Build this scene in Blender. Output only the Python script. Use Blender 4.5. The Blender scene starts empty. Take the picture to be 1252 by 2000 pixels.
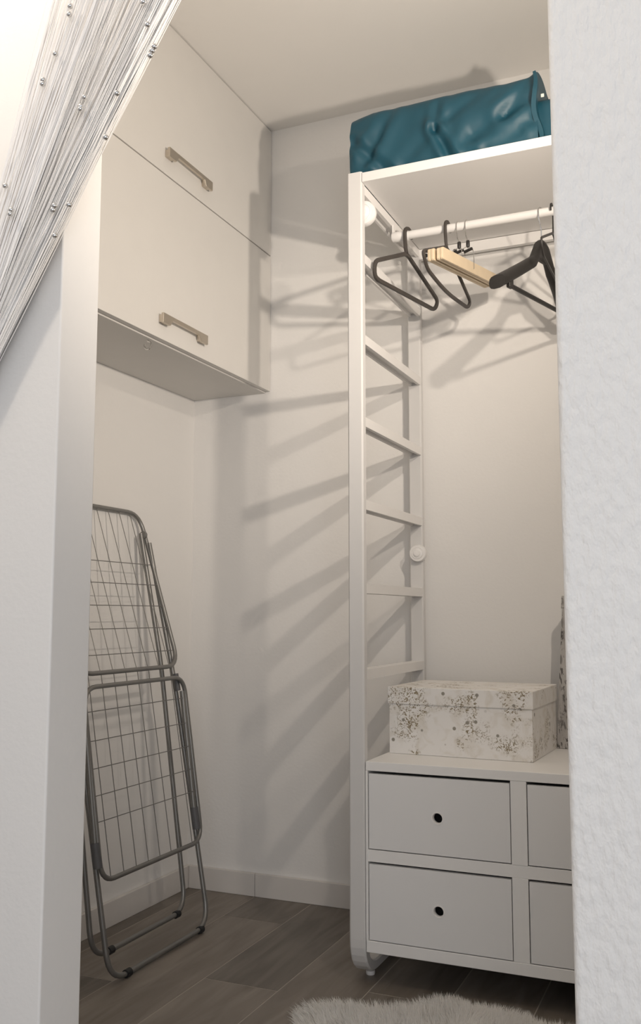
import bpy, bmesh, math, random
from mathutils import Vector, Matrix, noise
random.seed(7)
S = bpy.context.scene
COL = S.collection
# ------------------------------------------------------------------ camera
YAW, PITCH, ROLL, FOC = 0.4101, 0.1088, 0.0003, 1831.66
cam_d = bpy.data.cameras.new('camera'); cam = bpy.data.objects.new('camera', cam_d); COL.objects.link(cam)
fw = Vector((-math.sin(YAW)*math.cos(PITCH), math.cos(YAW)*math.cos(PITCH), math.sin(PITCH)))
rt = Vector((math.cos(YAW), math.sin(YAW), 0)); up = rt.cross(fw)
r2 = math.cos(ROLL)*rt + math.sin(ROLL)*up; u2 = -math.sin(ROLL)*rt + math.cos(ROLL)*up
M = Matrix((r2, u2, -fw)).transposed().to_4x4(); M.translation = Vector((1.7661, -2.9037, 0.9358))
cam.matrix_world = M
cam_d.sensor_fit = 'VERTICAL'; cam_d.sensor_height = 36; cam_d.lens = 36*FOC/2000; cam_d.clip_start = 0.05
S.camera = cam
# ------------------------------------------------------------------ world, lamps, exposure
W = bpy.data.worlds.new('world'); S.world = W; W.use_nodes = True
W.node_tree.nodes['Background'].inputs[0].default_value = (0.92, 0.95, 1.0, 1)
W.node_tree.nodes['Background'].inputs[1].default_value = 0.52
def lamp(name, loc, power, color, radius, aim=None, cone=160):
    d = bpy.data.lights.new(name, 'SPOT' if aim else 'POINT'); d.energy = power; d.color = color; d.shadow_soft_size = radius
    o = bpy.data.objects.new(name, d); o.location = loc; COL.objects.link(o)
    if aim:
        d.spot_size = math.radians(cone); d.spot_blend = 1.0
        o.rotation_euler = (Vector(aim)-Vector(loc)).to_track_quat('-Z', 'Y').to_euler()
    return o
WARM = (1.0, 0.88, 0.75)
lamp('closet_lamp', (1.87, -1.37, 1.735), 66, WARM, 0.022, (-0.5, -0.60, 2.75), 134)
lamp('closet_lamp', (1.86, -1.50, 2.05), 33, WARM, 0.022, (1.40, 0.0, 1.50), 112)
lamp('room_lamp', (0.50, -2.35, 2.35), 18, (1.0, 0.88, 0.74), 0.05)
wd = bpy.data.lights.new('room_fill', 'AREA'); wd.shape = 'RECTANGLE'; wd.size = 1.6; wd.size_y = 1.4; wd.energy = 30; wd.color = (0.98, 0.98, 1.0)
wo = bpy.data.objects.new('room_fill', wd); wo.location = (2.7, -4.3, 1.25); COL.objects.link(wo)  # added area light out of view, neutral fill for chest and right wall
wo.rotation_euler = (Vector((1.4, -1.2, 0.9)) - wo.location).to_track_quat('-Z', 'Y').to_euler()
S.view_settings.view_transform = 'Standard'; S.view_settings.look = 'None'
S.view_settings.exposure = 0.0; S.view_settings.gamma = 1.0; S.view_settings.use_curve_mapping = False
# ------------------------------------------------------------------ materials
def mat(name, col, rough=0.5, metal=0.0, bump=0.0, bscale=80.0, vary=0.0, vscale=6.0, bstretch=None, spec=0.5, objcol=False):
    m = bpy.data.materials.new(name); m.use_nodes = True; nt = m.node_tree; N = nt.nodes; L = nt.links
    b = N['Principled BSDF']; b.inputs['Roughness'].default_value = rough; b.inputs['Metallic'].default_value = metal
    b.inputs['Specular IOR Level'].default_value = spec
    tc = N.new('ShaderNodeTexCoord'); src = tc.outputs['Object']
    n = N.new('ShaderNodeTexNoise'); n.inputs['Scale'].default_value = vscale; n.inputs['Detail'].default_value = 4; L.new(src, n.inputs['Vector'])
    mx = N.new('ShaderNodeMix'); mx.data_type = 'RGBA'; L.new(n.outputs['Fac'], mx.inputs['Factor'])
    mx.inputs[6].default_value = tuple(c*(1-vary) for c in col) + (1,); mx.inputs[7].default_value = tuple(min(1, c*(1+vary)) for c in col) + (1,)
    L.new(mx.outputs[2], b.inputs['Base Color'])
    if bump:
        mp = N.new('ShaderNodeMapping'); L.new(src, mp.inputs['Vector'])
        if bstretch: mp.inputs['Scale'].default_value = bstretch
        n2 = N.new('ShaderNodeTexNoise'); n2.inputs['Scale'].default_value = bscale; n2.inputs['Detail'].default_value = 3; L.new(mp.outputs[0], n2.inputs['Vector'])
        bp = N.new('ShaderNodeBump'); bp.inputs['Strength'].default_value = bump; bp.inputs['Distance'].default_value = 0.004
        L.new(n2.outputs['Fac'], bp.inputs['Height']); L.new(bp.outputs[0], b.inputs['Normal'])
    return m
PLASTER = mat('painted_wall', (0.80, 0.785, 0.765), 0.75, bump=0.12, bscale=90, vary=0.01, spec=0.2)
PLASTER_ROUGH = mat('roughcast_wall', (0.80, 0.795, 0.785), 0.8, bump=1.0, bscale=60, vary=0.01, bstretch=(1.6, 1.6, 0.8), spec=0.25)
CEIL = mat('ceiling_paint', (0.85, 0.83, 0.80), 0.85, vary=0.01, spec=0.1)
WHITE = mat('white_lacquer', (0.79, 0.775, 0.76), 0.42, vary=0.008)
CHESTM = mat('chest_lacquer', (0.85, 0.84, 0.825), 0.42, vary=0.008)
DRAWERM = mat('drawer_grey_white', (0.80, 0.795, 0.79), 0.45, vary=0.008)
CAB = mat('cabinet_melamine', (0.71, 0.69, 0.66), 0.5, bump=0.05, bscale=120, vary=0.02, vscale=14, bstretch=(1, 0.15, 1))
NICKEL = mat('brushed_nickel', (0.62, 0.56, 0.48), 0.38, 1.0, vary=0.03)
CHROME = mat('chrome', (0.75, 0.74, 0.73), 0.15, 1.0)
RACKM = mat('grey_rack_paint', (0.23, 0.225, 0.215), 0.38, 0.55, vary=0.05)
RUBBER = mat('black_rubber', (0.015, 0.015, 0.016), 0.6)
HINGEM = mat('dark_grey_plastic', (0.10, 0.10, 0.105), 0.5)
BLACKP = mat('black_plastic', (0.019, 0.017, 0.016), 0.45)
GREYP = mat('dark_plastic', (0.055, 0.047, 0.042), 0.5)
WOODH = mat('pale_beech', (0.70, 0.57, 0.40), 0.5, vary=0.10, vscale=30)
BASEM = mat('skirting_tile', (0.68, 0.65, 0.62), 0.45, vary=0.04, vscale=9)
GROUT = mat('grout', (0.40, 0.36, 0.32), 0.8)
TEAL = mat('teal_sheen_fabric', (0.006, 0.062, 0.095), 0.50, bump=0.12, bscale=38, vary=0.16, vscale=9)
TAGW = mat('white_tag', (0.85, 0.88, 0.80), 0.6)
STRINGM = mat('white_string', (0.93, 0.915, 0.90), 0.55, vary=0.02)
FURM = mat('sheepskin_wool', (0.94, 0.925, 0.90), 0.9, vary=0.05, vscale=12)
_nt = FURM.node_tree; _tr = _nt.nodes.new('ShaderNodeBsdfTranslucent'); _tr.inputs[0].default_value = (0.95, 0.935, 0.91, 1)
_mx = _nt.nodes.new('ShaderNodeMixShader'); _mx.inputs[0].default_value = 0.5
_nt.links.new(_nt.nodes['Principled BSDF'].outputs[0], _mx.inputs[1]); _nt.links.new(_tr.outputs[0], _mx.inputs[2]); _nt.links.new(_mx.outputs[0], _nt.nodes['Material Output'].inputs[0])
LIGHTW = mat('opal_plastic', (0.84, 0.825, 0.81), 0.3)

def plank_mat():
    m = bpy.data.materials.new('wood_look_tile'); m.use_nodes = True; nt = m.node_tree; N = nt.nodes; L = nt.links
    b = N['Principled BSDF']; b.inputs['Roughness'].default_value = 0.45
    g = N.new('ShaderNodeNewGeometry'); oi = N.new('ShaderNodeObjectInfo')
    mp = N.new('ShaderNodeMapping'); mp.inputs['Scale'].default_value = (9, 1.2, 1); L.new(g.outputs['Position'], mp.inputs['Vector'])
    add = N.new('ShaderNodeVectorMath'); add.operation = 'ADD'; L.new(mp.outputs[0], add.inputs[0])
    mul = N.new('ShaderNodeMath'); mul.operation = 'MULTIPLY'; mul.inputs[1].default_value = 40; L.new(oi.outputs['Random'], mul.inputs[0]); L.new(mul.outputs[0], add.inputs[1])
    n = N.new('ShaderNodeTexNoise'); n.inputs['Scale'].default_value = 2.2; n.inputs['Detail'].default_value = 7; n.inputs['Distortion'].default_value = 1.2; L.new(add.outputs[0], n.inputs['Vector'])
    cr = N.new('ShaderNodeValToRGB'); L.new(n.outputs['Fac'], cr.inputs[0])
    cr.color_ramp.elements[0].position = 0.25; cr.color_ramp.elements[0].color = (0.155, 0.130, 0.108, 1)
    cr.color_ramp.elements[1].position = 0.75; cr.color_ramp.elements[1].color = (0.285, 0.250, 0.215, 1)
    mx = N.new('ShaderNodeMix'); mx.data_type = 'RGBA'; mx.blend_type = 'MULTIPLY'; mx.inputs['Factor'].default_value = 1
    L.new(cr.outputs[0], mx.inputs[6]); L.new(oi.outputs['Color'], mx.inputs[7]); L.new(mx.outputs[2], b.inputs['Base Color'])
    bp = N.new('ShaderNodeBump'); bp.inputs['Strength'].default_value = 0.12; bp.inputs['Distance'].default_value = 0.003; L.new(n.outputs['Fac'], bp.inputs['Height']); L.new(bp.outputs[0], b.inputs['Normal'])
    return m
PLANK = plank_mat()

def floral_mat(name, base, inks, density, scale, stretch=(1, 1, 1)):
    # printed paper: sprays of twigs (noise inside clusters), dots and rings
    m = bpy.data.materials.new(name); m.use_nodes = True; nt = m.node_tree; N = nt.nodes; L = nt.links
    b = N['Principled BSDF']; b.inputs['Roughness'].default_value = 0.55
    tc = N.new('ShaderNodeTexCoord'); mp = N.new('ShaderNodeMapping'); L.new(tc.outputs['Object'], mp.inputs['Vector']); mp.inputs['Scale'].default_value = stretch
    def noise_(sc, det, dist=0.0):
        n = N.new('ShaderNodeTexNoise'); n.inputs['Scale'].default_value = sc; n.inputs['Detail'].default_value = det; n.inputs['Distortion'].default_value = dist
        L.new(mp.outputs[0], n.inputs['Vector']); return n.outputs['Fac']
    def step(sock, lo, hi):
        r = N.new('ShaderNodeMapRange'); r.inputs[1].default_value = lo; r.inputs[2].default_value = hi; L.new(sock, r.inputs[0]); return r.outputs[0]
    def mth(op, a, c):
        q = N.new('ShaderNodeMath'); q.operation = op; L.new(a, q.inputs[0])
        if isinstance(c, float): q.inputs[1].default_value = c
        else: L.new(c, q.inputs[1])
        return q.outputs[0]
    cluster = step(noise_(11*scale, 2, 0.4), 0.60-density, 0.70-density)
    twig = step(noise_(62*scale, 4, 2.5), 0.50, 0.55)
    fine = step(noise_(150*scale, 3, 1.5), 0.45, 0.51)
    spray = mth('MULTIPLY', cluster, mth('MAXIMUM', mth('MULTIPLY', twig, fine), mth('MULTIPLY', step(noise_(28*scale, 3, 1.0), 0.62, 0.68), twig)))
    v = N.new('ShaderNodeTexVoronoi'); v.inputs['Scale'].default_value = 33*scale; L.new(mp.outputs[0], v.inputs['Vector'])
    sepc = N.new('ShaderNodeSeparateColor'); L.new(v.outputs['Color'], sepc.inputs[0])
    dots = mth('MULTIPLY', step(v.outputs['Distance'], 0.19, 0.13), step(sepc.outputs[0], 0.45, 0.49))
    wash = mth('MULTIPLY', step(noise_(24*scale, 5, 1.0), 0.48, 0.70), 0.45)
    c = None
    prev = None
    for fac, col in ((wash, inks[1]), (spray, inks[0]), (dots, inks[2])):
        mx = N.new('ShaderNodeMix'); mx.data_type = 'RGBA'; L.new(fac, mx.inputs['Factor'])
        if prev is None: mx.inputs[6].default_value = base + (1,)
        else: L.new(prev, mx.inputs[6])
        mx.inputs[7].default_value = col + (1,); prev = mx.outputs[2]
    L.new(prev, b.inputs['Base Color']); return m
FRAMEW = mat('white_frame_lacquer', (0.68, 0.67, 0.66), 0.45, vary=0.008)
FLORAL = floral_mat('floral_paper', (0.82, 0.80, 0.775), ((0.24, 0.19, 0.11), (0.60, 0.54, 0.44), (0.28, 0.26, 0.22)), 0.095, 1.0)
TREEP = floral_mat('grey_tree_print_paper', (0.46, 0.44, 0.42), ((0.07, 0.065, 0.06), (0.30, 0.28, 0.27), (0.20, 0.19, 0.18)), 0.26, 0.9, (1, 1, 0.35))

# ------------------------------------------------------------------ mesh helpers
class MB:
    def __init__(s): s.v = []; s.f = []
    def add(s, vs, fs):
        o = len(s.v); s.v += [Vector(p) for p in vs]; s.f += [tuple(i+o for i in f) for f in fs]; return s
    def box(s, x0, x1, y0, y1, z0, z1):
        return s.add([(x0,y0,z0),(x1,y0,z0),(x1,y1,z0),(x0,y1,z0),(x0,y0,z1),(x1,y0,z1),(x1,y1,z1),(x0,y1,z1)],
            [(0,3,2,1),(4,5,6,7),(0,1,5,4),(1,2,6,5),(2,3,7,6),(3,0,4,7)])
    def prism(s, poly, axis, a, b):
        # poly: 2-D outline in the two other axes (in xyz order)
        n = len(poly); P = []
        for t in (a, b):
            for (p, q) in poly: P.append({'x': (t, p, q), 'y': (p, t, q), 'z': (p, q, t)}[axis])
        F = [tuple(range(n))[::-1], tuple(range(n, 2*n))] + [(i, (i+1) % n, n+(i+1) % n, n+i) for i in range(n)]
        return s.add(P, F)
    def sweep(s, pts, prof, closed=False, hint=None, scales=None):
        pts = [Vector(p) for p in pts]; n = len(pts); k = len(prof)
        T = []
        for i in range(n):
            a = pts[(i-1) % n] if (closed or i > 0) else pts[i]; c = pts[(i+1) % n] if (closed or i < n-1) else pts[i]
            t = (c-a); T.append(t.normalized() if t.length > 1e-9 else Vector((0, 0, 1)))
        h = Vector(hint) if hint else (Vector((0, 0, 1)) if abs(T[0].z) < 0.9 else Vector((1, 0, 0)))
        nn = (h - T[0]*h.dot(T[0])).normalized(); V = []
        for i in range(n):
            if hint and abs(T[i].dot(Vector(hint))) < 0.95: nn = Vector(hint)
            nn = (nn - T[i]*nn.dot(T[i])).normalized(); bb = T[i].cross(nn); sc = scales[i] if scales else 1
            for (p, q) in prof: V.append(pts[i] + nn*p*sc + bb*q*sc)
        F = []
        for i in range(n if closed else n-1):
            for j in range(k):
                F.append((i*k+j, i*k+(j+1) % k, ((i+1) % n)*k+(j+1) % k, ((i+1) % n)*k+j))
        if not closed: F += [tuple(range(k))[::-1], tuple(range((n-1)*k, n*k))]
        return s.add(V, F)
    def tube(s, pts, r, seg=8, closed=False, scales=None):
        return s.sweep(pts, [(r*math.cos(2*math.pi*j/seg), r*math.sin(2*math.pi*j/seg)) for j in range(seg)], closed, None, scales)
    def lathe(s, prof, c, axis='z', seg=24):
        V = []; F = []
        for (r, h) in prof:
            for j in range(seg):
                a = 2*math.pi*j/seg; p, q = r*math.cos(a), r*math.sin(a)
                V.append({'z': (c[0]+p, c[1]+q, c[2]+h), 'y': (c[0]+p, c[1]+h, c[2]-q), 'x': (c[0]+h, c[1]+p, c[2]+q)}[axis])
        n = len(prof)
        for i in range(n-1):
            for j in range(seg): F.append((i*seg+j, i*seg+(j+1) % seg, (i+1)*seg+(j+1) % seg, (i+1)*seg+j))
        F += [tuple(range(seg))[::-1], tuple(range((n-1)*seg, n*seg))]
        return s.add(V, F)
    def build(s, name, m, parent=None, smooth=False, bevel=0.0, bseg=2, local=False, origin=None):
        o0 = Vector((0, 0, 0))
        if parent is not None and not local: o0 = wpos(parent)
        if origin is not None and parent is None: o0 = Vector(origin)
        me = bpy.data.meshes.new(name); me.from_pydata([tuple(p-o0) for p in s.v], [], s.f)
        bm = bmesh.new(); bm.from_mesh(me); bmesh.ops.recalc_face_normals(bm, faces=bm.faces); bm.to_mesh(me); bm.free()
        me.materials.append(m)
        if smooth:
            me.polygons.foreach_set('use_smooth', [True]*len(me.polygons)); me.set_sharp_from_angle(angle=math.radians(40))
        o = bpy.data.objects.new(name, me); COL.objects.link(o)
        if parent is not None: o.parent = parent
        elif origin is not None: o.location = o0
        if bevel:
            b = o.modifiers.new('bevel', 'BEVEL'); b.width = bevel; b.segments = bseg; b.limit_method = 'ANGLE'
            if smooth is False: me.polygons.foreach_set('use_smooth', [True]*len(me.polygons)); me.set_sharp_from_angle(angle=math.radians(80)); b.harden_normals = True
        return o
def wpos(o):
    p = Vector(o.location)
    while o.parent is not None: o = o.parent; p += o.location
    return p
def thing(name, label, cat, loc, rz=0.0, group=None):
    o = bpy.data.objects.new(name, None); o.location = loc; o.rotation_euler = (0, 0, rz); o.empty_display_size = 0.05; COL.objects.link(o)
    o['label'] = label; o['category'] = cat
    if group: o['group'] = group
    return o
def struct(o): o['kind'] = 'structure'; return o
def fillet(pts, r, n=6, closed=False):
    pts = [Vector(p) for p in pts]; out = []; m = len(pts)
    for i in range(m):
        if not closed and i in (0, m-1): out.append(pts[i]); continue
        p, a, c = pts[i], pts[(i-1) % m], pts[(i+1) % m]
        ri = r[i] if isinstance(r, (list, tuple)) else r
        d1, d2 = (a-p), (c-p); l = min(ri, d1.length*0.48, d2.length*0.48)
        if l < 1e-4: out.append(p); continue
        s1, s2 = p+d1.normalized()*l, p+d2.normalized()*l
        for k in range(n+1):
            t = k/n; out.append(s1*(1-t)**2 + p*2*t*(1-t) + s2*t*t)
    return out

# ------------------------------------------------------------------ the room shell
H = 2.683; YI, YO = -1.600, -1.700; XL, XR = 0.777, 1.574
struct(MB().box(-0.10, 0.0, YI, 0.10, -0.02, H).build('wall_left', PLASTER))
struct(MB().box(0.0, 2.45, 0.0, 0.10, -0.02, H).build('wall_back', PLASTER))
struct(MB().box(2.35, 2.45, YI, 0.0, -0.02, H).build('wall_right', PLASTER))
struct(MB().box(-1.6, XL, YO, YI, -0.02, H).build('wall_front_left', PLASTER, bevel=0.004))
struct(MB().box(0.05, 0.17, -4.2, YO, -0.02, H).build('blocker_wall_left', mat('blocker_grey', (0.40, 0.40, 0.41), 0.8, vary=0.01)))  # added unseen wall, dark grey, keeps room light off the left front face
struct(MB().box(XR, 4.2, YO, YI, -0.02, H).build('wall_front_right', PLASTER_ROUGH, bevel=0.010, bseg=3))
struct(MB().box(-1.6, 4.2, -4.2, 0.1, H, H+0.1).build('ceiling', CEIL))
fl = struct(MB().box(-1.6, 4.2, -4.2, 0.1, -0.05, -0.0007).build('floor', GROUT))
# wood-look floor tiles, joints every 0.206 m; each tile its own object
JX = [-0.141, 0.064, 0.270, 0.476, 0.687, 0.896, 1.097, 1.302]
while JX[-1] < 2.9: JX.append(JX[-1]+0.206)
while JX[0] > -1.0: JX.insert(0, JX[0]-0.206)
BUTT = {0.064: -0.80, 0.270: -0.225, 0.476: -0.69, 0.687: -0.95, 0.896: -0.605, 1.097: -0.30, 1.302: -0.75}
TONE = {(0.476, 0): 0.68, (0.476, 1): 0.98, (0.064, 0): 1.0, (0.064, 1): 0.68, (0.270, 0): 0.76, (0.270, 1): 1.0, (0.687, 0): 0.95, (0.687, 1): 1.0, (0.896, 0): 0.80, (0.896, 1): 0.86, (1.097, 0): 0.82, (1.302, 0): 0.80}
for i in range(len(JX)-1):
    x0, x1 = JX[i], JX[i+1]; key = round(x0, 3); yb = BUTT.get(key, -random.uniform(0.1, 0.9)); y = yb+0.9; k = 0
    while y > -3.0:
        ya, yc = y-0.9, min(y, 0.1)
        if yc > -3.0 and yc-ya > 0.02:
            cx, cy = (x0+x1)/2, (ya+yc)/2
            t = MB().box(x0+0.0013, x1-0.0013, ya+0.0013, yc-0.0013, -0.010, 0.0).build('floor_tile', PLANK, fl, bevel=0.0008, bseg=1)
            v = TONE.get((key, k), random.uniform(0.75, 1.0)); t.color = (v, v, v, 1); k += 1
        y = ya
# skirting
def skirting(name, tiles, axis):
    mk = lambda a, c, d, z: (MB().box(a, c, -d, 0.0, 0.0, z) if axis == 'x' else MB().box(0.0, d, a, c, 0.0, z))
    base = struct(mk(tiles[0][0], tiles[-1][1], 0.008, 0.072).build(name, GROUT))
    for (a, c) in tiles: mk(a+0.0008, c-0.0008, 0.014, 0.0745).build('baseboard_tile', BASEM, base, bevel=0.002)
skirting('baseboard_back', [(0.014, 0.27), (0.27, 0.87), (0.87, 1.47), (1.47, 2.07), (2.07, 2.35)], 'x')
skirting('baseboard_left', [(YI, -1.2), (-1.2, -0.6), (-0.6, 0.0)], 'y')

# ------------------------------------------------------------------ wall cabinet on the left wall
D = 0.311; CY0 = -1.18
cab = thing('wall_cabinet', 'beige-white wall cabinet with two lift-up doors hung under the ceiling on the left wall', 'cabinet', (0.15, -0.59, 1.70))
MB().box(0.0005, D-0.020, CY0, -0.0005, 1.7125, H-0.002).build('body', CAB, cab, bevel=0.001)
def handle(parent, y0, y1, z):
    # flat wide feet merging into a slim bar held off the door
    m = MB()
    for (a, c) in ((y0+0.006, y0+0.036), (y1-0.036, y1-0.006)): m.box(D, D+0.013, a, c, z-0.010, z+0.012)
    b0, t0 = z-0.014, z+0.015
    m.prism([(y0, b0), (y0+0.038, b0), (y0+0.050, z+0.003), (y1-0.050, z+0.003), (y1-0.038, b0), (y1, b0), (y1, t0), (y0, t0)], 'x', D+0.012, D+0.020)
    m.build('door_handle', NICKEL, parent, bevel=0.0012)
for (z0, z1, hy0, hy1, hz) in ((2.2125, H-0.004, -0.700, -0.452, 2.272), (1.717, 2.2085, -0.716, -0.468, 1.772)):
    dr = MB().box(D-0.0185, D, CY0+0.002, -0.003, z0, z1).build('door', CAB, cab, bevel=0.0012)
    handle(dr, hy0, hy1, hz)
# open screw hooks under the cabinet
def screw_hook(x, y, z, r, label):
    t = thing('screw_hook', label, 'hook', (x, y, z))
    m = MB(); m.tube([(x, y, z+0.004), (x, y, z-0.004)], 0.0016, 8)
    pts = [(x + r*math.sin(a), y, z-0.004-r+r*math.cos(a)) for a in [math.radians(-10+i*300/20) for i in range(21)]]
    m.tube(pts, 0.0025, 8).build('hook_ring', CHROME, t, smooth=True)
    MB().lathe([(0.004, 0), (0.0045, -0.001), (0.003, -0.002)], (x, y, z), 'z', 12).build('collar', CHROME, t, smooth=True)
screw_hook(0.279, -0.715, 1.7123, 0.0115, 'small chrome screw hook under the front edge of the wall cabinet')
screw_hook(0.030, -0.642, 1.7123, 0.013, 'small screw hook under the back edge of the wall cabinet, beside the partition')

# ------------------------------------------------------------------ open wardrobe unit
FX0, FX1, FY, RY = 0.8352, 0.8787, -0.577, -0.024
RX0, RX1 = 1.6685, 1.712
ward = thing('open_wardrobe', 'white open wardrobe with ladder-like side frames, top shelf and clothes rail by the back wall', 'wardrobe', (1.27, -0.30, 0))
RUNGS = [2.1145, 1.916, 1.686, 1.456, 1.229, 1.004, 0.777]
def side_frame(x0, x1):
    xc = (x0+x1)/2; w = (x1-x0)/2; t = 0.0135
    path = fillet([(xc, FY+t, 2.160), (xc, FY+t, 0.027), (xc, RY-t, 0.027), (xc, RY-t, 2.160)], 0.085, 8)
    c = 0.004
    prof = [(w, -t+c), (w, t-c), (w-c, t), (-w+c, t), (-w, t-c), (-w, -t+c), (-w+c, -t), (w-c, -t)]
    f = MB().sweep(path, prof, False, (1, 0, 0)).build('side_frame', FRAMEW, ward, smooth=False)
    for z in RUNGS:
        a, b2 = x0+0.006, x1-0.001
        MB().prism([(a, z-0.012), (a+0.007, z-0.012), (a+0.009, z-0.004), (b2-0.012, z-0.004), (b2-0.010, z-0.012), (b2, z-0.012), (b2, z+0.014), (a, z+0.014)], 'y', FY+0.024, RY-0.024).build('rung', WHITE, f)
    for y in (FY+0.085, RY-0.085):
        MB().lathe([(0.011, 0.0), (0.012, 0.003), (0.012, 0.010), (0.006, 0.011), (0.006, 0.016)], (xc+0.004, y, 0.0), 'z', 16).build('foot_glide', LIGHTW, f, smooth=True)
side_frame(FX0, FX1); side_frame(RX0, RX1)
SHZ = 2.156
MB().box(FX1+0.0003, RX0-0.0003, FY, RY-0.0242, SHZ-0.027, SHZ).build('shelf', WHITE, ward, bevel=0.0015)
rr = MB().box(FX1, RX0, RY-0.024, RY-0.006, 2.094, 2.1285).build('rear_rail', WHITE, ward, bevel=0.001)
for (x, z) in ((0.902, 2.104), (1.0, 2.104)):
    MB().lathe([(0.0062, 0.0), (0.0065, -0.003), (0.005, -0.008)], (x, RY-0.024, z), 'y', 12).build('screw_cap', RUBBER, rr, smooth=True)
RYD, RZ = -0.318, 2.066
rail = MB().lathe([(0.0125, 0.0), (0.0125, RX0-FX1-0.03)], (FX1+0.012, RYD, RZ), 'x', 20).build('clothes_rail', WHITE, ward, smooth=True)
for (xa, s) in ((FX1, 1), (RX0, -1)):
    m = MB(); m.lathe([(0.0145, 0.0), (0.0155, 0.002), (0.0155, 0.048), (0.0145, 0.050)], (xa+0.001 if s > 0 else xa-0.051, RYD, RZ), 'x', 20)
    m.box(*(sorted((xa+s*0.002, xa+s*0.006))), RYD-0.009, RYD+0.009, RZ+0.012, 2.1028)
    m.build('rail_bracket', WHITE, rail, smooth=True)

# small round white discs on the posts
def disc(c, r, label):
    t = thing('puck_light', label, 'light', (c[0], c[1], c[2]))
    MB().lathe([(r*0.96, 0.0), (r, -0.004), (r, -0.017), (r*0.94, -0.021), (r*0.70, -0.0215)], c, 'y', 32).build('housing', LIGHTW, t, smooth=True)
    MB().lathe([(r*0.70, -0.0210), (r*0.66, -0.0235), (r*0.62, -0.0225), (r*0.40, -0.024), (r*0.36, -0.027), (r*0.15, -0.0275)], c, 'y', 32).build('lens', LIGHTW, t, smooth=True)
disc((0.868, RY-0.027, 1.128), 0.027, 'small round white puck light halfway up the rear post of the side frame')
disc((0.868, FY+0.055, 2.056), 0.036, 'round white puck light behind the front post just under the shelf')

# ------------------------------------------------------------------ drawer unit
CX0, CX1 = FX1+0.002, RX0-0.002; CF = FY+0.003; CB = -0.055
ch = thing('drawer_unit', 'low white chest of four inset drawers with round finger holes under the clothes rail', 'chest', (1.27, -0.30, 0.08))
MB().box(CX0, CX1, CF, CB, 0.5335, 0.5570).build('top_panel', CHESTM, ch, bevel=0.0015)
MB().box(CX0, CX1, CF, CB, 0.083, 0.112).build('bottom_panel', CHESTM, ch, bevel=0.0015)
MB().box(CX0+0.004, CX1-0.004, CF+0.001, CB, 0.306, 0.336).build('middle_panel', CHESTM, ch, bevel=0.001)
MB().box(1.256, 1.295, CF+0.0005, CB, 0.112, 0.306).build('divider', CHESTM, ch, bevel=0.001)
MB().box(1.256, 1.295, CF+0.0005, CB, 0.336, 0.5335).build('divider', CHESTM, ch, bevel=0.001)
for (a, c) in ((CX0, CX0+0.006), (CX1-0.006, CX1)): MB().box(a, c, CF, CB, 0.112, 0.5335).build('side_panel', CHESTM, ch)
MB().box(CX0+0.006, CX1-0.006, CB-0.006, CB, 0.112, 0.5335).build('back_panel', CHESTM, ch)
def plate_hole(x0, x1, z0, z1, cx, cz, r, y0, y1, n=48):
    m = MB(); ring = []; out = []
    for i in range(n):
        a = 2*math.pi*i/n; dx, dz = math.cos(a), math.sin(a); ring.append((cx+r*dx, cz+r*dz))
        ts = []
        if abs(dx) > 1e-6: ts.append(((x1 if dx > 0 else x0)-cx)/dx)
        if abs(dz) > 1e-6: ts.append(((z1 if dz > 0 else z0)-cz)/dz)
        t = min(ts); out.append([cx+t*dx, cz+t*dz])
    for (X, Z) in ((x0, z0), (x1, z0), (x1, z1), (x0, z1)):
        b = min(range(n), key=lambda i: (out[i][0]-X)**2+(out[i][1]-Z)**2); out[b] = [X, Z]
    V = [(p[0], y0, p[1]) for p in ring] + [(p[0], y0, p[1]) for p in out] + [(p[0], y1, p[1]) for p in ring] + [(p[0], y1, p[1]) for p in out]
    F = []
    for i in range(n):
        j = (i+1) % n
        F += [(i, j, n+j, n+i), (2*n+i, 3*n+i, 3*n+j, 2*n+j), (i, 2*n+i, 2*n+j, j), (n+i, n+j, 3*n+j, 3*n+i)]
    return m.add(V, F)
for (x0, x1) in ((CX0+0.0085, 1.254), (1.2975, CX1-0.0085)):
    for (z0, z1) in ((0.339, 0.5265), (0.1145, 0.3005)):
        cx, cz = (x0+x1)/2, z0+0.0895; y0 = CF+0.001
        m = plate_hole(x0, x1, z0, z1, cx, cz, 0.0145, y0, y0+0.014)
        m.box(x0+0.004, x0+0.014, y0+0.014, CB-0.03, z0+0.01, z1-0.03); m.box(x1-0.014, x1-0.004, y0+0.014, CB-0.03, z0+0.01, z1-0.03)
        m.box(x0+0.014, x1-0.014, CB-0.042, CB-0.03, z0+0.01, z1-0.03); m.box(x0+0.014, x1-0.014, y0+0.014, CB-0.042, z0+0.01, z0+0.016)
        d = m.build('drawer', DRAWERM, ch)
        R = 0.0145; prof = [(R-0.0022, 0.014), (R-0.0022, 0.0004), (R-0.0012, -0.0008), (R+0.0012, -0.0008), (R+0.0016, 0.0003)]
        rim = MB(); seg = 32; V = []; F = []
        for (r, h) in prof:
            for j in range(seg): a = 2*math.pi*j/seg; V.append((cx+r*math.cos(a), y0+h, cz+r*math.sin(a)))
        for i in range(len(prof)-1):
            for j in range(seg): F.append((i*seg+j, i*seg+(j+1) % seg, (i+1)*seg+(j+1) % seg, (i+1)*seg+j))
        rim.add(V, F).build('finger_hole_rim', LIGHTW, d, smooth=True)

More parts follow.
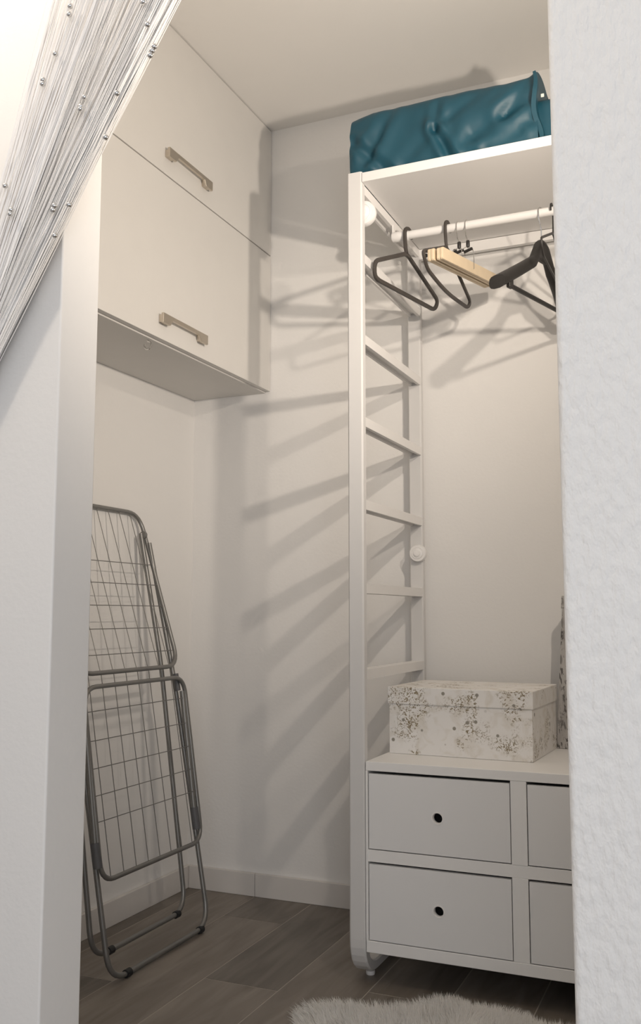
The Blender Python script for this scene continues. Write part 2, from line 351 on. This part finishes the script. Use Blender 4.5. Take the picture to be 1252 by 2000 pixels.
# ------------------------------------------------------------------ floral box on the chest
BZ = 0.5573
bx = thing('gift_box', 'white lidded cardboard box printed with brown twigs and dots, standing on the chest', 'box', (1.093, -0.272, BZ), math.radians(-2.2))
hw, hd = 0.198, 0.147
bm_ = MB(); t = 0.003
bm_.box(-hw, hw, -hd, hd, 0.0, 0.165)
bm_.build('box_body', FLORAL, bx, bevel=0.0015, local=True)
lid = MB(); e = 0.0035; lz0, lz1 = 0.134, 0.180
lid.box(-hw-e, hw+e, -hd-e, hd+e, lz0, lz1)
lid.build('lid', FLORAL, bx, bevel=0.002, local=True)

# ------------------------------------------------------------------ tall patterned box at the right
tb = thing('tall_box', 'tall grey tree-print box standing right of the floral box, mostly behind the right wall', 'box', (1.404, -0.100, BZ), math.radians(-10))
V = []; 
def taper(z, t0): return [(-0.100+t0, -0.055, z), (0.100-t0, -0.055, z), (0.100-t0, 0.055, z), (-0.100+t0, 0.055, z)]
m = MB(); m.add(taper(0, 0)+taper(0.40, 0.026), [(0,3,2,1),(4,5,6,7),(0,1,5,4),(1,2,6,5),(2,3,7,6),(3,0,4,7)]); m.build('box_body', TREEP, tb, bevel=0.0015, local=True)
m = MB(); m.add(taper(0.395, 0.0235)+taper(0.432, 0.0260), [(0,3,2,1),(4,5,6,7),(0,1,5,4),(1,2,6,5),(2,3,7,6),(3,0,4,7)]); m.build('lid', TREEP, tb, bevel=0.0015, local=True)

# ------------------------------------------------------------------ teal bundle on the shelf
def bundle():
    NX, NC = 170, 150
    tl = thing('cushion', 'teal sheeny cushion lying folded on top of the white wardrobe shelf', 'cushion', (1.10, -0.33, SHZ))
    # even spacing around a soft rounded block
    dense = []
    for q in range(4001):
        a = 2*math.pi*q/4000; c, sn = math.cos(a), math.sin(a); p = 0.34
        dense.append((math.copysign(abs(c)**p, c), math.copysign(abs(sn)**p, sn)))
    cum = [0.0]
    for q in range(4000): cum.append(cum[-1] + math.hypot((dense[q+1][0]-dense[q][0])*0.185, (dense[q+1][1]-dense[q][1])*0.107))
    ring = []; q = 0
    for j in range(NC):
        tgt = cum[-1]*j/NC
        while cum[q+1] < tgt: q += 1
        f = (tgt-cum[q])/max(1e-12, cum[q+1]-cum[q]); ring.append((dense[q][0]*(1-f)+dense[q+1][0]*f, dense[q][1]*(1-f)+dense[q+1][1]*f))
    creases = [((0.86, 0.30), (0.94, 0.95), 0.012, 0.020), ((0.83, 0.60), (0.93, 0.12), 0.010, 0.016), ((1.085, 0.92), (1.075, 0.55), 0.010, 0.014),
               ((1.075, 0.55), (1.125, 0.05), 0.012, 0.014), ((1.10, 0.66), (1.21, 0.95), 0.008, 0.018), ((1.18, 0.42), (1.345, 0.70), 0.012, 0.022),
               ((1.16, 0.30), (1.33, 0.42), 0.007, 0.02), ((1.345, 0.95), (1.27, 0.55), 0.012, 0.02), ((0.98, 0.2), (1.05, 0.5), 0.004, 0.02), ((1.22, 0.15), (1.30, 0.28), 0.006, 0.016)]
    def crease(x, h):
        d = 0
        for (a, b, dep, wd) in creases:
            ax, ay, bx_, by = a[0], a[1]*0.21, b[0], b[1]*0.21; dx, dy = bx_-ax, by-ay
            t = max(0, min(1, ((x-ax)*dx+(h-ay)*dy)/(dx*dx+dy*dy))); sd = ((x-ax)*dy-(h-ay)*dx)/math.hypot(dx, dy)
            q = math.hypot(x-ax-t*dx, h-ay-t*dy); g = math.exp(-(q/wd)**2)
            d += -dep*g*(0.78+0.22*math.tanh(2.5*sd/wd)) + dep*0.7*math.exp(-((q-wd*1.5)/wd)**2)
        return 0.85*d*(1-0.6*min(1, max(0, (h-0.14)/0.05)))
    def body(x0, x1, ht, name, yc=-0.33, yd=0.185, part=0):
        V = []; F = []
        for i in range(NX+1):
            s = i/NX; x = x0+(x1-x0)*s
            if part == 0:
                end = min(1, (s/0.05)**0.6 if s < 0.05 else 1) ; end = 0.92+0.08*end
                h = ht*(1.0 + 0.075*min(1, s/0.12) - 0.03*s) + 0.016*math.exp(-((s-1.0)/0.03)**2)
                dep = yd*(0.86+0.14*end)
            else:
                end = 1-0.25*s**3; h = ht*end; dep = yd*(0.95-0.05*s)
            for j in range(NC):
                c, sn = ring[j]; y = yc+c*dep; z = SHZ+0.002+h*0.5*(1+sn)
                P = Vector((x, y, z)); hh = z-SHZ
                nz = noise.fractal(Vector((x*6, y*6, z*7)), 1.0, 2.0, 4)*0.0035*min(1, hh/0.03)
                cr = crease(x, hh) if part == 0 else 0.4*noise.noise(Vector((x*25, z*12, 3)))*0.01
                if c < 0: y -= (nz+cr*(abs(c)))*min(1, 1)
                if sn > 0.2: z += nz*0.8
                z = max(z, SHZ+0.0015)
                V.append((x + 0.006*noise.noise(Vector((y*9, z*9, i*0.01))), y, z))
        for i in range(NX):
            for j in range(NC): F.append((i*NC+j, i*NC+(j+1) % NC, (i+1)*NC+(j+1) % NC, (i+1)*NC+j))
        F += [tuple(range(NC)), tuple(range(NX*NC, (NX+1)*NC))]
        return MB().add(V, F).build(name, TEAL, tl, smooth=True)
    body(0.818, 1.352, 0.214, 'cover')
    body(1.335, 1.50, 0.162, 'folded_end', -0.325, 0.178, 1)
    # pinched corner and seam flange at both ends
    fl_ = MB(); pts = []
    for k in range(25):
        s = k/24; z = SHZ+0.004+s*0.205; pts.append((1.358+0.006*math.sin(s*9)-0.010*s, -0.505+0.012*math.sin(s*6)-0.012*s, z))
    fl_.sweep(pts, [(0.004, -0.010), (0.005, 0.0), (0.004, 0.010), (-0.004, 0.010), (-0.005, 0.0), (-0.004, -0.010)], False, (1, 0, 0), [0.7+0.9*math.sin(math.pi*min(1, 0.15+k/24*0.75)) for k in range(25)])
    fl_.build('seam', TEAL, tl, smooth=True)
    MB().box(1.362, 1.370, -0.502, -0.500, SHZ+0.150, SHZ+0.159).build('tag', TAGW, tl)
bundle()

# ------------------------------------------------------------------ hangers on the rail
HG = 'hangers on the clothes rail'
def tube_hanger(name, label, x, yaw, profile, r=0.0052, mt=GREYP):
    t = thing(name, label, 'hanger', (x, RYD, RZ), yaw, HG)
    # local: +y is the far side, z up, hook on the rail at the origin
    hk = [(0, 0.0192*math.cos(a), 0.0192*math.sin(a)) for a in [math.radians(-12+i*192/14) for i in range(15)]]
    hk += [(0, -0.0190, -0.02), (0, -0.016, -0.045), (0, -0.010, -0.062)]
    prof = [(r*0.75, -r), (r*0.75, r), (0, r*1.25), (-r*0.75, r), (-r*0.75, -r), (0, -r*1.25)]
    MB().sweep(hk, prof, False, (1, 0, 0)).build('hook', mt, t, smooth=True, local=True)
    MB().sweep([(0, p, q) for (p, q) in profile], prof, True, (1, 0, 0)).build('frame', mt, t, smooth=True, local=True)
    return t
P1 = fillet([(0, -0.010, -0.060), (0, -0.195, -0.142), (0, -0.196, -0.192), (0, 0.165, -0.186), (0, 0.190, -0.150)], [0.02, 0.022, 0.05, 0.03, 0.03], 6, True)
tube_hanger('plastic_hanger', 'dark grey tubular plastic hanger nearest the side frame, leftmost on the rail', 0.928, math.radians(-11), [(p.y, p.z) for p in P1])
P2 = fillet([(0, -0.010, -0.060), (0, -0.195, -0.138), (0, -0.165, -0.178), (0, -0.02, -0.200), (0, 0.165, -0.192), (0, 0.192, -0.165)], [0.02, 0.012, 0.06, 0.15, 0.03, 0.03], 6, True)
tube_hanger('plastic_hanger', 'dark grey plastic hanger with bowed lower bar just behind the wooden clamp hangers', 1.050, math.radians(-5), [(p.y, p.z) for p in P2], 0.0046)

def clamp_hanger(x, yaw, tilt, label, dz=0):
    t = thing('clamp_hanger', label, 'hanger', (x, RYD, RZ), yaw, HG)
    hk = [(0, 0.0150*math.cos(a), 0.0150*math.sin(a)) for a in [math.radians(-20+i*200/16) for i in range(17)]] + [(0, -0.0145, -0.02), (0, -0.008, -0.038), (0, 0.004, -0.050), (0, 0.004, -0.078)]
    MB().tube(hk, 0.0014, 6).build('hook', CHROME, t, smooth=True, local=True)
    m = MB(); m.lathe([(0.0045, 0), (0.0055, -0.004), (0.0055, -0.016), (0.004, -0.020)], (0, 0.003, -0.045), 'z', 12)
    m.tube([(-0.012, 0.002, -0.078), (0.014, 0.002, -0.072)], 0.0045, 8); m.build('clip_lever', BLACKP, t, smooth=True, local=True)
    m = MB()
    for s in (-1, 1):
        m.tube([(s*0.002, 0.003, -0.062), (s*0.012, 0.014*s, -0.075), (s*0.0125, 0.016*s, -0.100), (s*0.0125, 0.016*s, -0.128), (s*0.003, 0.016*s, -0.130)], 0.0013, 6)
    m.build('clamp_wire', CHROME, t, smooth=True, local=True)
    for s in (-1, 1):
        xa, xb = (0.0003, 0.0098) if s > 0 else (-0.0098, -0.0003)
        pr = [(-0.185, -0.139-tilt), (-0.185, -0.112-tilt), (-0.181, -0.108-tilt), (0.201, -0.108+tilt), (0.205, -0.112+tilt), (0.205, -0.139+tilt), (0.201, -0.143+tilt), (-0.181, -0.143-tilt)]
        MB().prism(pr, 'x', xa, xb).build('clamp_bar', WOODH, t, bevel=0.002, local=True)
clamp_hanger(1.083, math.radians(-10), 0.019, 'pale wooden clamp trouser hanger with steel hook, left one of the pair')
clamp_hanger(1.109, math.radians(-10), 0.019, 'pale wooden clamp trouser hanger with steel hook, right one of the pair')

def suit_hanger(x, yaw, label):
    t = thing('suit_hanger', label, 'hanger', (x, RYD, RZ), yaw, HG)
    hk = [(0, 0.0155*math.cos(a), 0.0155*math.sin(a)) for a in [math.radians(-25+i*205/16) for i in range(17)]] + [(0, -0.0148, -0.018), (0, -0.006, -0.036), (0, 0, -0.045), (0, 0, -0.085)]
    MB().tube(hk, 0.0017, 8).build('hook', CHROME, t, smooth=True, local=True)
    m = MB()
    path = []; sc = []; V = []; F = []; n = 33; K = 14
    for i in range(n):
        s = -1+2*i/(n-1); a = abs(s); y = 0.203*s
        q = min(1, max(0, (a-0.07)/0.20)); q = q*q*(3-2*q)
        top = -0.079 - 0.004*min(1, a/0.07)**2 - 0.044*q - 0.104*max(0, (a-0.16)/0.84)
        bot = top - 0.048 + 0.010*a - 0.020*math.exp(-(a/0.15)**2) + 0.012*q*(1-a)
        wid = 0.011+0.013*a
        bend = -0.030*a*a      # arms sweep forward
        for k in range(K):
            an = 2*math.pi*k/K; c, sn = math.cos(an), math.sin(an)
            V.append((bend + wid*math.copysign(abs(c)**0.7, c), y, (top+bot)/2 + (top-bot)/2*math.copysign(abs(sn)**0.7, sn)))
    for i in range(n-1):
        for k in range(K): F.append((i*K+k, i*K+(k+1) % K, (i+1)*K+(k+1) % K, (i+1)*K+k))
    F += [tuple(range(K)), tuple(range((n-1)*K, n*K))]
    m.add(V, F); m.build('shoulders', BLACKP, t, smooth=True, local=True)
    for s in (-1, 1): MB().box(-0.018, -0.006, s*0.165-0.011, s*0.165+0.011, -0.262, -0.215).build('bar_bracket', BLACKP, t, bevel=0.003, local=True)
    MB().tube([(-0.012, -0.168, -0.254), (-0.012, 0.168, -0.254)], 0.0062, 10).build('trouser_bar', BLACKP, t, smooth=True, local=True)
suit_hanger(1.322, math.radians(-17), 'black suit hanger with broad shoulders, trouser bar and steel hook')
P3 = [(p.y, p.z-0.0) for p in P1]
tube_hanger('plastic_hanger', 'thin black hanger behind the suit hanger, mostly hidden by the right wall', 1.353, math.radians(180), P3, 0.0030, BLACKP)

# ------------------------------------------------------------------ folded drying rack
rk = thing('drying_rack', 'grey tubular folding clothes drying rack leaning folded against the left wall', 'drying rack', (0.20, -0.6, 0))
TR = 0.0066
def lerp(a, b, t): return Vector(a)*(1-t)+Vector(b)*t
def panel(xt, zt, xb, zb, y0, y1, rad, cross, name, zwire=None):
    f = MB().tube(fillet([(xt, y0, zt), (xt, y1, zt), (xb, y1, zb), (xb, y0, zb)], rad, 7, True), TR, 10, True).build(name, RACKM, rk, smooth=True)
    ys = [y1-0.055-0.0575*i for i in range(8)]
    zt2, xt2 = (zt, xt) if zwire is None else zwire
    for y in ys:
        MB().tube([(xt2, y, zt2), (xb, y, zb)], 0.0013, 6).build('wire', RACKM, f)
    for z in cross:
        t = (z-zb)/(zt-zb); x = xb+(xt-xb)*t + 0.002
        MB().tube([(x, y0, z), (x, y1, z)], 0.0013, 6).build('cross_wire', RACKM, f)
panel(0.012, 1.262, 0.172, 0.776, -0.852, -0.352, 0.065, [1.093, 1.028, 0.962, 0.895, 0.824], 'upper_wing')
panel(0.190, 0.742, 0.264, 0.254, -0.850, -0.352, 0.055, [0.679, 0.604, 0.534, 0.466, 0.401], 'lower_wing', (0.776, 0.1735))
# two folded U legs
def legs(xb, zb, xm, zm, xt, zt, y0, y1, rad, name):
    p = fillet([(xt, y1, zt), (xm, y1, zm), (xb, y1, zb), (xb, y0, zb), (xm, y0, zm), (xt, y0, zt)], [0, 0.05, rad, rad, 0.05, 0], 8)
    f = MB().tube(p, TR+0.0006, 10).build(name, RACKM, rk, smooth=True)
    for y in (y0+0.078, y1-0.048):
        MB().tube([(xb, y-0.010, zb), (xb, y+0.010, zb)], TR+0.0038, 14).build('rubber_foot', RUBBER, f, smooth=True)
legs(0.290, 0.0107, 0.158, 0.720, 0.052, 1.165, -0.842, -0.350, 0.075, 'front_leg')
legs(0.222, 0.052, 0.120, 0.780, 0.034, 1.195, -0.825, -0.372, 0.070, 'rear_leg')
# flat struts between the pivots, dark joints
for (y, nm) in ((-0.366, 'strut'), (-0.853, 'strut')):
    MB().tube([(0.195, y, 0.70), (0.246, y, 0.330)], 0.0085, 10).build(nm, RACKM, rk, smooth=True)
    m = MB(); m.tube([(0.243, y, 0.352), (0.254, y, 0.290)], 0.0125, 12, False, None); m.build('joint', HINGEM, rk, smooth=True)
    m = MB(); m.tube([(0.170, y, 0.752), (0.180, y, 0.700)], 0.0085, 10); m.build('joint', HINGEM, rk, smooth=True)
    MB().lathe([(0.009, -0.006), (0.0125, -0.004), (0.0125, 0.004), (0.009, 0.006)], (0.040, y, 1.190), 'y', 16).build('pivot', RACKM, rk, smooth=True)

# ------------------------------------------------------------------ sheepskin rug
def rug():
    t = thing('sheepskin_rug', 'fluffy white sheepskin rug lying on the floor in front of the drawer chest', 'rug', (1.29, -0.93, 0.0))
    cx, cy = 1.29, -0.93
    def rad(a):
        g = lambda c, w: math.exp(-((((a-c+math.pi) % (2*math.pi))-math.pi)/w)**2)
        return 0.93 + 0.17*g(1.98, 0.22) - 0.10*g(1.40, 0.17) + 0.08*g(0.95, 0.25) - 0.06*g(2.35, 0.18) + 0.27*g(2.72, 0.30) + 0.02*math.sin(9*a)
    rx, ry = 0.43, 0.30
    def top(x, y):
        a = math.atan2((y-cy)/ry, (x-cx)/rx); q = math.hypot((x-cx)/rx, (y-cy)/ry)/rad(a)
        return q, a
    V = [(cx, cy, 0.016)]; F = []; nr, na = 10, 64
    for i in range(1, nr+1):
        for j in range(na):
            a = 2*math.pi*j/na; q = i/nr; r = rad(a)*q
            V.append((cx+rx*r*math.cos(a), cy+ry*r*math.sin(a), 0.004+0.014*(1-q**4)))
    for j in range(na): F.append((0, 1+j, 1+(j+1) % na))
    for i in range(nr-1):
        for j in range(na): F.append((1+i*na+j, 1+(i+1)*na+j, 1+(i+1)*na+(j+1) % na, 1+i*na+(j+1) % na))
    MB().add(V, F).build('hide', FURM, t, smooth=True)
    m = MB(); V = []; F = []; n = 42000
    for k in range(n):
        while True:
            x, y = random.uniform(cx-0.52, cx+0.52), random.uniform(cy-0.38, cy+0.38); q, a = top(x, y)
            if q < 1: break
        L = random.uniform(0.032, 0.055)*(1-0.25*q**4)
        cl = noise.noise_vector(Vector((x*16, y*16, 0)))*0.75 + noise.noise_vector(Vector((x*50, y*50, 5)))*0.35
        out = Vector((math.cos(a), math.sin(a), 0))*(0.15+0.85*q**3)
        d0 = Vector((cl.x, cl.y, 0))*0.55 + out*0.6 + Vector((0, 0, 1.05-0.45*q**3)); d0.normalize()
        d1 = (d0 + Vector((cl.y, -cl.x, -0.5))*0.7 + Vector((random.gauss(0, .15), random.gauss(0, .15), 0))).normalized()
        p0 = Vector((x, y, 0.012*(1-q**4)+0.003)); p1 = p0+d0*L*0.55; p2 = p1+d1*L*0.5
        p2.z = max(p2.z, 0.002)
        sd = Vector((random.gauss(0, 1), random.gauss(0, 1), 0)); sd = sd.normalized()*0.0011
        o = len(V); V += [p0-sd, p0+sd, p1-sd*0.8, p1+sd*0.8, p2]; F += [(o, o+1, o+3, o+2), (o+2, o+3, o+4)]
    me = bpy.data.meshes.new('wool'); w0 = Vector(t.location); me.from_pydata([tuple(v-w0) for v in V], [], F); me.materials.append(FURM)
    me.polygons.foreach_set('use_smooth', [True]*len(me.polygons))
    o = bpy.data.objects.new('wool', me); COL.objects.link(o); o.parent = t; o['kind'] = 'stuff'
rug()

# ------------------------------------------------------------------ string curtain tied to the left
def curtain():
    t = thing('string_curtain', 'white string curtain with silver beads drawn aside to the left of the opening', 'curtain', (1.17, -1.735, H))
    tie = Vector((0.540, -1.722, 1.170))
    MB().tube([(0.79, -1.735, H-0.012), (1.56, -1.735, H-0.012)], 0.010, 12).build('curtain_rod', WHITE, t, smooth=True)
    V = []; F = []
    n = 620
    clump = [random.random() for _ in range(26)]
    def path(u, w, jit):
        top = Vector((0.980+0.510*u, -1.736+0.012*w, H-0.02)); bot = tie + Vector((0.012*w+0.02*(u-0.5), -0.006+0.010*jit, 0.012*jit))
        pts = []
        for k in range(13):
            s = k/12; p = top.lerp(bot, s)
            sag = math.sin(math.pi*s)
            p.x -= 0.012*sag*(0.4+u); p.z -= 0.010*sag
            p.x += 0.008*sag*math.sin(5*s+9*w); p.y += 0.012*sag*math.sin(3*s+7*jit)
            pts.append(p)
        for k in range(1, 6):
            s = k/5; pts.append(bot + Vector((0.015*math.sin(9*w)*s, 0.01*jit*s, -1.10*s)))
        return pts
    for i in range(n):
        u = random.random()
        if random.random() < 0.62:
            c = clump[random.randrange(26)]; u = min(1, max(0, c + random.gauss(0, 0.012)))
        if random.random() < 0.25: u = 1-abs(random.gauss(0, 0.13)) 
        u = min(1, max(0, u))
        p = path(u, random.uniform(-1, 1), random.uniform(-1, 1)); mb = MB(); mb.tube(p, 0.00075, 3)
        o = len(V); V += mb.v; F += [tuple(q+o for q in f) for f in mb.f]
    s = MB(); s.v = V; s.f = F
    me = bpy.data.meshes.new('strings'); me.from_pydata([tuple(v-t.location) for v in V], [], F); me.materials.append(STRINGM)
    o = bpy.data.objects.new('strings', me); COL.objects.link(o); o.parent = t; o['kind'] = 'stuff'
    MB().tube([tie + Vector((0.030*math.cos(a), 0.016*math.sin(a)-0.004, 0.005*math.cos(a))) for a in [2*math.pi*i/20 for i in range(20)]], 0.005, 8, True).build('tieback', STRINGM, t, smooth=True)
    B = BEADS
    proto = None
    for (x, z) in B:
        c = Vector((x, -1.757, z))
        if proto is None:
            m = MB(); prof = [(0.0010, -0.0044)] + [(0.0047*math.cos(a), 0.0047*math.sin(a)) for a in [math.radians(-66+i*132/8) for i in range(9)]] + [(0.0010, 0.0044)]
            m.lathe(prof, (0, 0, 0), 'z', 14); proto = m.build('bead', CHROME, t, smooth=True, local=True); b = proto
        else:
            b = proto.copy(); COL.objects.link(b)
        b.location = c - Vector(t.location)
BEADS = [(0.7725, 1.8047), (0.7717, 1.7978), (0.8572, 1.7551), (0.8506, 1.741), (0.8498, 1.7369), (0.823, 1.9197), (0.8215, 1.9059), (0.7959, 1.8442), (0.9653, 1.8875), (0.9738, 1.8477), (0.987, 1.8079), (0.9834, 1.8021), (0.9798, 1.7954), (0.9, 1.679), (0.9192, 1.7475), (0.8333, 1.5806), (0.8039, 1.5842), (0.8011, 1.5778), (0.8069, 1.5344), (0.7162, 1.593), (0.7144, 1.5863), (0.7014, 1.6369)]
curtain()
